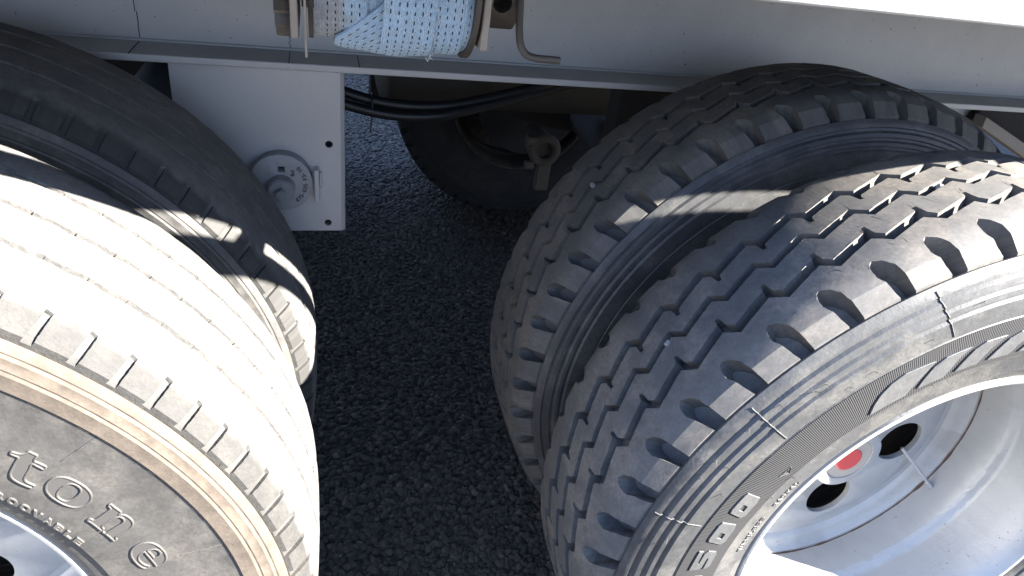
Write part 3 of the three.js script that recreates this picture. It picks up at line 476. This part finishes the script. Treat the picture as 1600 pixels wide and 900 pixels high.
/* grey bracket plate with its valve disc */
{
  const x0 = -1.076, x1 = -0.7905, y0 = Y(0.1235), y1 = Y(0.44), R = 0.004;
  const plate = group('bracket_plate', trailer); plate.userData.label = 'smooth light grey bracket plate with two holes hanging under the chassis beam';
  mesh('plate', join([extr([[x0, y0], [x1 - 0.008, y0], [x1 - 0.008, y1], [x0 + 0.004, y1]], 0.006, [holeAt(-0.8195, Y(0.3005), 0.0068), holeAt(-0.824, Y(0.1405), 0.0068)]).translate(0, 0, -0.761),
    (() => { const s = []; for (let k = 0; k <= 8; k++) { const t = k / 8 * Math.PI / 2; s.push([x1 - 0.010 + 0.010 * Math.sin(t), -0.765 + 0.010 * Math.cos(t)]); } s.push([x1, -0.82], [x1 - 0.005, -0.82], [x1 - 0.005, -0.765]); for (let k = 8; k >= 0; k--) { const t = k / 8 * Math.PI / 2; s.push([x1 - 0.010 + 0.005 * Math.sin(t), -0.765 + 0.005 * Math.cos(t)]); }
      const g = extr(s.map(([x, z]) => [x, -z]), y1 - y0); g.rotateX(-Math.PI / 2); return toCreasedNormals(g.translate(0, y0, 0), 0.6); })()]), M.plate, plate);
  const cx = -0.9050, cy = Y(0.2335), disc = new THREE.Shape(); disc.absarc(cx, cy, 0.0525, 0, PI2); const sq = new THREE.Path([[-0.0075, 0.0195], [0.0075, 0.0195], [0.0075, 0.0335], [-0.0075, 0.0335]].map(([a, b]) => new THREE.Vector2(cx + 0.001 + a, cy + b))); disc.holes.push(sq, holeAt(cx + 0.018, cy + 0.0165, 0.003));
  const vd = mesh('valve_disc', toCreasedNormals(new THREE.ExtrudeGeometry(disc, { depth: 0.024, bevelEnabled: true, bevelSize: 0.002, bevelThickness: 0.002, bevelSegments: 2, curveSegments: 48 }).translate(0, 0, -0.7552), 0.6), M.cast, plate);
  vd.geometry = boxUV(vd.geometry);
  const zf = -0.7292;
  mesh('hole_shade_sheet', bx(x0 + 0.01, x1 - 0.012, y0 + 0.01, y1 - 0.01, -0.80, -0.775, 0), M.dark, plate);  // dark sheet added behind the holes, painting the shade inside them
  mesh('boss', join([cyl(0.0245, 0.0225, [cx, cy - 0.008, zf - 0.003], [cx, cy - 0.008, zf + 0.020], 36), cyl(0.0215, 0.02, [cx, cy - 0.008, zf + 0.020], [cx, cy - 0.008, zf + 0.0225], 36), cyl(0.0095, 0.009, [cx, cy - 0.008, zf + 0.0225], [cx, cy - 0.008, zf + 0.038], 6)]), M.cast, plate);
  const letters = []; const txt = '475-035 F3-10';
  [...txt].forEach((ch, i) => { if (ch === ' ') return; const a = (-52 + i * 7.9) * Math.PI / 180, s = fontB.generateShapes(ch, 0.0075); const g = new THREE.ExtrudeGeometry(s, { depth: 0.0016, bevelEnabled: false, curveSegments: 3 }); g.translate(-0.0025, 0, 0); g.rotateZ(Math.PI / 2 + a); g.translate(cx + 0.046 * Math.cos(a), cy + 0.046 * Math.sin(a), zf - 0.0006); letters.push(g); });
  { const s = fontB.generateShapes('3', 0.011); const g = new THREE.ExtrudeGeometry(s, { depth: 0.0016, bevelEnabled: false, curveSegments: 3 }); g.translate(cx + 0.016, cy + 0.014, zf - 0.0006); letters.push(g); }
  mesh('cast_lettering', join(letters), M.winch, plate);
  const lg = []; const fr = (x0, x1, y0, y1, w) => [bx(x0, x1, y0, y0 + w, zf - 0.001, zf + 0.0012, 0), bx(x0, x1, y1 - w, y1, zf - 0.001, zf + 0.0012, 0), bx(x0, x0 + w, y0 + w, y1 - w, zf - 0.001, zf + 0.0012, 0), bx(x1 - w, x1, y0 + w, y1 - w, zf - 0.001, zf + 0.0012, 0)];
  lg.push(...fr(cx - 0.036, cx - 0.019, cy + 0.0155, cy + 0.0305, 0.0017), ...fr(cx - 0.0315, cx - 0.0235, cy + 0.0195, cy + 0.0275, 0.0015)); mesh('cast_logo', join(lg), M.cast, plate);
  mesh('latch_bar', join([bx(-0.8475, -0.8385, Y(0.192), Y(0.2575), -0.756, -0.734, 0.0015), bx(-0.8383, -0.8325, Y(0.216), Y(0.2475), -0.756, -0.749, 0.002)]), M.plate, plate);
}

/* ------------------------------------------------ strap winch (clamped under the side rail) */
const DY = Y(0.652), DZ = -0.262;
{
  const w = group('strap_winch'); tag(w, 'brownish steel strap winch with toothed gear under the trailer side rail', 'winch');
  const disc = (x0, x1, r, rr) => cyl(r, r, [x0, DY, DZ], [x1, DY, DZ], 40);
  // ratchet gear
  const teeth = []; const T = 20; for (let k = 0; k < T; k++) { const a = k / T * PI2, b = (k + 0.5) / T * PI2, c = (k + 0.62) / T * PI2; teeth.push([0.047 * Math.cos(a), 0.047 * Math.sin(a)], [0.0575 * Math.cos(b), 0.0575 * Math.sin(b)], [0.0575 * Math.cos(c), 0.0575 * Math.sin(c)]); }
  const gear = extr(teeth, 0.0125, [], 0.0006); gear.rotateY(Math.PI / 2); gear.translate(-0.8735, DY, DZ); mesh('ratchet_gear', toCreasedNormals(gear, 0.4), M.winch, w);
  const side = (x0, x1, yb, r, m, nm) => mesh(nm, join([bx(x0, x1, Y(yb), Y(0.80), DZ - 0.06, DZ + 0.062, r)]), m, w);
  side(-0.8600, -0.8525, 0.604, 0.0025, M.winchLight, 'side_plate');
  mesh('pawl_strip', bx(-0.8478, -0.8452, Y(0.588), Y(0.72), DZ + 0.05, DZ + 0.064, 0.001), M.winchLight, w);
  mesh('drum_flange', join([cyl(0.058, 0.058, [-0.8440, DY, DZ], [-0.8395, DY, DZ], 36)]), M.winch, w);
  mesh('drum_flange', join([cyl(0.0715, 0.0715, [-0.6905, DY + 0.004, DZ], [-0.6855, DY + 0.004, DZ], 48)]), M.winch, w);
  side(-0.6820, -0.6735, 0.604, 0.0025, M.winchLight, 'side_plate');
  mesh('drum', cyl(0.03, 0.03, [-0.85, DY, DZ], [-0.68, DY, DZ], 30), M.winch, w);
  // capstan head with bar holes
  const ev = new Evaluator(); ev.useGroups = false; ev.attributes = ['position', 'normal', 'uv'];
  let a = new Brush(cyl(0.0355, 0.0355, [-0.6735, DY, DZ], [-0.6385, DY, DZ], 48)); a.updateMatrixWorld();
  for (const t of [-0.16, -0.16 + Math.PI / 2]) { const b = new Brush(cyl(0.0098, 0.0098, [-0.6565, DY - 0.06 * Math.sin(t), DZ - 0.06 * Math.cos(t)], [-0.6565, DY + 0.06 * Math.sin(t), DZ + 0.06 * Math.cos(t)], 28)); b.updateMatrixWorld(); a = ev.evaluate(a, b, SUBTRACTION); a.updateMatrixWorld(); }
  mesh('capstan_head', boxUV(a.geometry.clone()), M.winch, w);
  mesh('handle_rod', tube([[-0.640, Y(0.70), -0.235], [-0.640, Y(0.65), -0.222], [-0.6405, Y(0.622), -0.21], [-0.6385, Y(0.611), -0.205], [-0.632, Y(0.6035), -0.202], [-0.622, Y(0.6015), -0.2], [-0.6085, Y(0.6012), -0.2], [-0.5975, Y(0.6008), -0.2]], 0.0039, 70, 12), M.winch, w);
}
/* webbing wound on the drum */
{
  const CW = 512, CH = 512;
  const strapTex = (seed, cols, grey) => {
    const cv = document.createElement('canvas'); cv.width = CW; cv.height = CH; const x = cv.getContext('2d'), q = rng(seed);
    x.fillStyle = '#90aac6'; x.fillRect(0, 0, CW, CH); if (grey) { const gr = x.createLinearGradient(0, 0, CW, 0); gr.addColorStop(0, '#85868d'); gr.addColorStop(0.5, '#8b8d94'); gr.addColorStop(0.68, 'rgba(150,170,185,0)'); x.fillStyle = gr; x.fillRect(0, 0, CW, CH); }
    for (let i = 0; i < 9000; i++) { const v = q(), a = 0.05 + 0.16 * q(); x.fillStyle = v < 0.45 ? `rgba(225,238,248,${a})` : v < 0.8 ? `rgba(80,115,150,${a})` : `rgba(190,205,205,${a})`; x.fillRect(q() * CW, q() * CH, 2 + q() * 2, 8 + q() * 26); }
    for (let i = 0; i < 60; i++) { x.fillStyle = `rgba(${grey ? '120,118,118' : '140,150,155'},${0.05 + 0.09 * q()})`; x.beginPath(); x.ellipse(q() * CW, q() * CH, 20 + q() * 60, 10 + q() * 40, 0, 0, 6.3); x.fill(); }
    for (let i = 0; i < CW; i += 6) { x.fillStyle = 'rgba(60,90,120,0.10)'; x.fillRect(i, 0, 2, CH); }
    for (const c of cols) for (let r = 0; r < 8; r++) { const cx = c * CW + (q() - 0.5) * 5, cy = (r + 0.5 + (Math.round(c * 40) % 2 ? 0.08 : -0.06)) * CH / 8 + (q() - 0.5) * 8; x.fillStyle = `rgba(28,32,48,${0.72 + 0.2 * q()})`; x.beginPath(); x.ellipse(cx, cy, 7.5, 15 + q() * 4, 0, 0, 6.3); x.fill(); }
    const t = new THREE.CanvasTexture(cv); t.colorSpace = THREE.SRGBColorSpace; t.wrapS = t.wrapT = THREE.RepeatWrapping; t.magFilter = THREE.LinearFilter; return t;
  };
  const wv = (() => { const s = 256, d = new Uint8Array(s * s * 4); for (let y = 0; y < s; y++) for (let x = 0; x < s; x++) { const v = 127 + 70 * Math.sin(x / s * PI2 * 22) + 50 * Math.sin(y / s * PI2 * 30 + (Math.floor(x / s * 22) % 2) * 3.1); const k = (y * s + x) * 4; d[k] = d[k + 1] = d[k + 2] = v; d[k + 3] = 255; } const t = new THREE.DataTexture(d, s, s, THREE.RGBAFormat); t.wrapS = t.wrapT = THREE.RepeatWrapping; t.magFilter = THREE.LinearFilter; t.needsUpdate = true; return t; })();
  const sm = (seed, cols, grey) => new THREE.MeshStandardMaterial({ map: strapTex(seed, cols, grey), bumpMap: wv, bumpScale: 0.0006, roughness: 0.95 });
  // band: centre x(t), width, radius r(t); t is the angle about the drum, 0 = towards the camera, positive upward
  const band = (fx, w, fr, t0, t1, th = 0.0022, fw = 0, seed = 1) => {
    const n = 120, m = 9, P = [], UV = [], I = [], q = rng(seed), jag = Array.from({ length: n + 1 }, () => (q() - 0.5) * 0.0007); let s = 0;
    for (let i = 0; i <= n; i++) { const t = t0 + (t1 - t0) * i / n, x = fx(t), r = fr(t); if (i) s += Math.abs(t1 - t0) / n * r;
      for (let j = 0; j < m; j++) { const v = j / (m - 1) - 0.5, edge = Math.abs(v) > 0.49 ? 1 : 0, rr = r - th * 0.5 * edge * 0 - (fw ? fw * v : 0) - 0.0011 * Math.pow(Math.abs(2 * v), 6) + 0.0008 * Math.sin(t * 5 + v * 6 + seed); const xx = x + (w + jag[i] * edge) * v; P.push(xx, DY + rr * Math.sin(t), DZ + rr * Math.cos(t)); UV.push(v + 0.5, s / 0.068); } }
    const base = (n + 1) * m;
    for (let i = 0; i <= n; i++) { const t = t0 + (t1 - t0) * i / n; for (let j = 0; j < m; j++) { const k = (i * m + j) * 3, c = Math.cos(t), sn = Math.sin(t); P.push(P[k], P[k + 1] - th * sn, P[k + 2] - th * c); UV.push(UV[(i * m + j) * 2], UV[(i * m + j) * 2 + 1]); } }
    const quad = (a, b, c, d) => I.push(a, b, c, a, c, d);
    for (let i = 0; i < n; i++) { for (let j = 0; j < m - 1; j++) { const a = i * m + j, b = a + m; quad(a, a + 1, b + 1, b); quad(base + a, base + b, base + b + 1, base + a + 1); } const a = i * m, b = a + m; quad(a, b, base + b, base + a); quad(a + m - 1, base + a + m - 1, base + b + m - 1, b + m - 1); }
    { const a = 0, e = n * m; for (let j = 0; j < m - 1; j++) { quad(a + j, base + a + j, base + a + j + 1, a + j + 1); quad(e + j, e + j + 1, base + e + j + 1, base + e + j); } }
    const g = new THREE.BufferGeometry(); g.setAttribute('position', new THREE.Float32BufferAttribute(P, 3)); g.setAttribute('uv', new THREE.Float32BufferAttribute(UV, 2)); g.setIndex(I); return toCreasedNormals(g, 0.7);
  };
  const st = group('webbing_strap'); tag(st, 'pale blue webbing strap with dark stitch dashes wound on the winch drum', 'strap');
  const T0 = -3.6, T1 = 1.9, six = [0.13, 0.28, 0.43, 0.58, 0.73, 0.88];
  mesh('strap_layer', band(() => -0.764, 0.146, () => 0.052, T0, T1, 0.0025, 0, 63), sm(17, six, false), st);
  mesh('strap_layer', band(() => -0.8145, 0.0485, (t) => 0.0555, T0, T1, 0.0025, 0, 3), sm(5, [0.25, 0.40, 0.55, 0.70, 0.85], true), st);
  mesh('strap_layer', band((t) => -0.742 + 0.055 * Math.max(-1.0, Math.min(0.35, t)), 0.046, (t) => 0.0625 + 0.004 * step(-0.5, -1.4, t), T0, T1, 0.0025, -0.007, 23), sm(9, six, false), st);
  mesh('strap_layer', band(() => -0.7085, 0.037, () => 0.0625, T0, T1, 0.0025, 0, 33), sm(11, [0.14, 0.34, 0.54, 0.74, 0.9], false), st);
  mesh('strap_layer', band((t) => -0.7205 - 0.001 * t, 0.047, () => 0.0655, T0, T1, 0.0025, 0.002, 43), sm(13, six, false), st);
  mesh('strap_layer', band((t) => -0.7515 + 0.0015 * Math.sin(t), 0.0495, (t) => 0.0695, T0, T1, 0.0026, 0, 53), sm(15, six, false), st);
  const q = rng(8), fr = []; for (let k = 0; k < 26; k++) { const x = -0.727 + (q() - 0.5) * 0.004, t = -1.5 + 2.2 * q(), r = 0.0685; const p0 = [x, DY + r * Math.sin(t), DZ + r * Math.cos(t)]; fr.push(tube([p0, [p0[0] + 0.003 * (q() - 0.3), p0[1] - 0.002 * q(), p0[2] + 0.002], [p0[0] + 0.007 * (q() - 0.3), p0[1] - 0.006 * q(), p0[2] + 0.003]], 0.0003, 6, 4)); }
  tag(mesh('frayed_threads', join(fr), new THREE.MeshStandardMaterial({ color: new THREE.Color(0.5, 0.52, 0.5), roughness: 1 }), st), null, null, null, 'stuff');
}
/* ------------------------------------------------ pebbles stuck in the tread */
{
  const mk = (s) => { const q = rng(s), b = new THREE.IcosahedronGeometry(1, 1), p = b.attributes.position, key = new Map(); for (let i = 0; i < p.count; i++) { const k = [p.getX(i), p.getY(i), p.getZ(i)].map((v) => v.toFixed(3)).join(); if (!key.has(k)) key.set(k, 0.78 + q() * 0.4); const f = key.get(k); p.setXYZ(i, p.getX(i) * f, p.getY(i) * f, p.getZ(i) * f); } return toCreasedNormals(b, 0.4); };
  const m = new THREE.MeshStandardMaterial({ color: new THREE.Color(0.2, 0.2, 0.2), roughness: 0.85 });
  const at = (cx, r, a, z, s, label, seed) => { const o = mesh('pebble', mk(seed), m); o.position.set(cx + r * Math.cos(a), AX + r * Math.sin(a), z); o.scale.set(s, s * 0.8, s); o.rotation.set(seed, a, 0.3); tag(o, label, 'pebble'); };
  const P = [[-0.4325, 0.2945, -0.1145, 0.0058, 'pale grey pebble wedged in the middle groove of the outer right tyre'], [-0.3985, 0.338, -0.4745, 0.005, 'small pale pebble wedged in the middle groove of the inner right tyre'], [-0.1315, 0.505, -0.1135, 0.0055, 'sunlit pebble in the middle groove near the top of the outer right tyre']];
  P.forEach(([x, y, z, s, l], i) => at(0, i === 1 ? 0.537 : 0.5215, Math.atan2(y, x), z, s, l, 5 + i));
}
renderer.render(scene, camera);
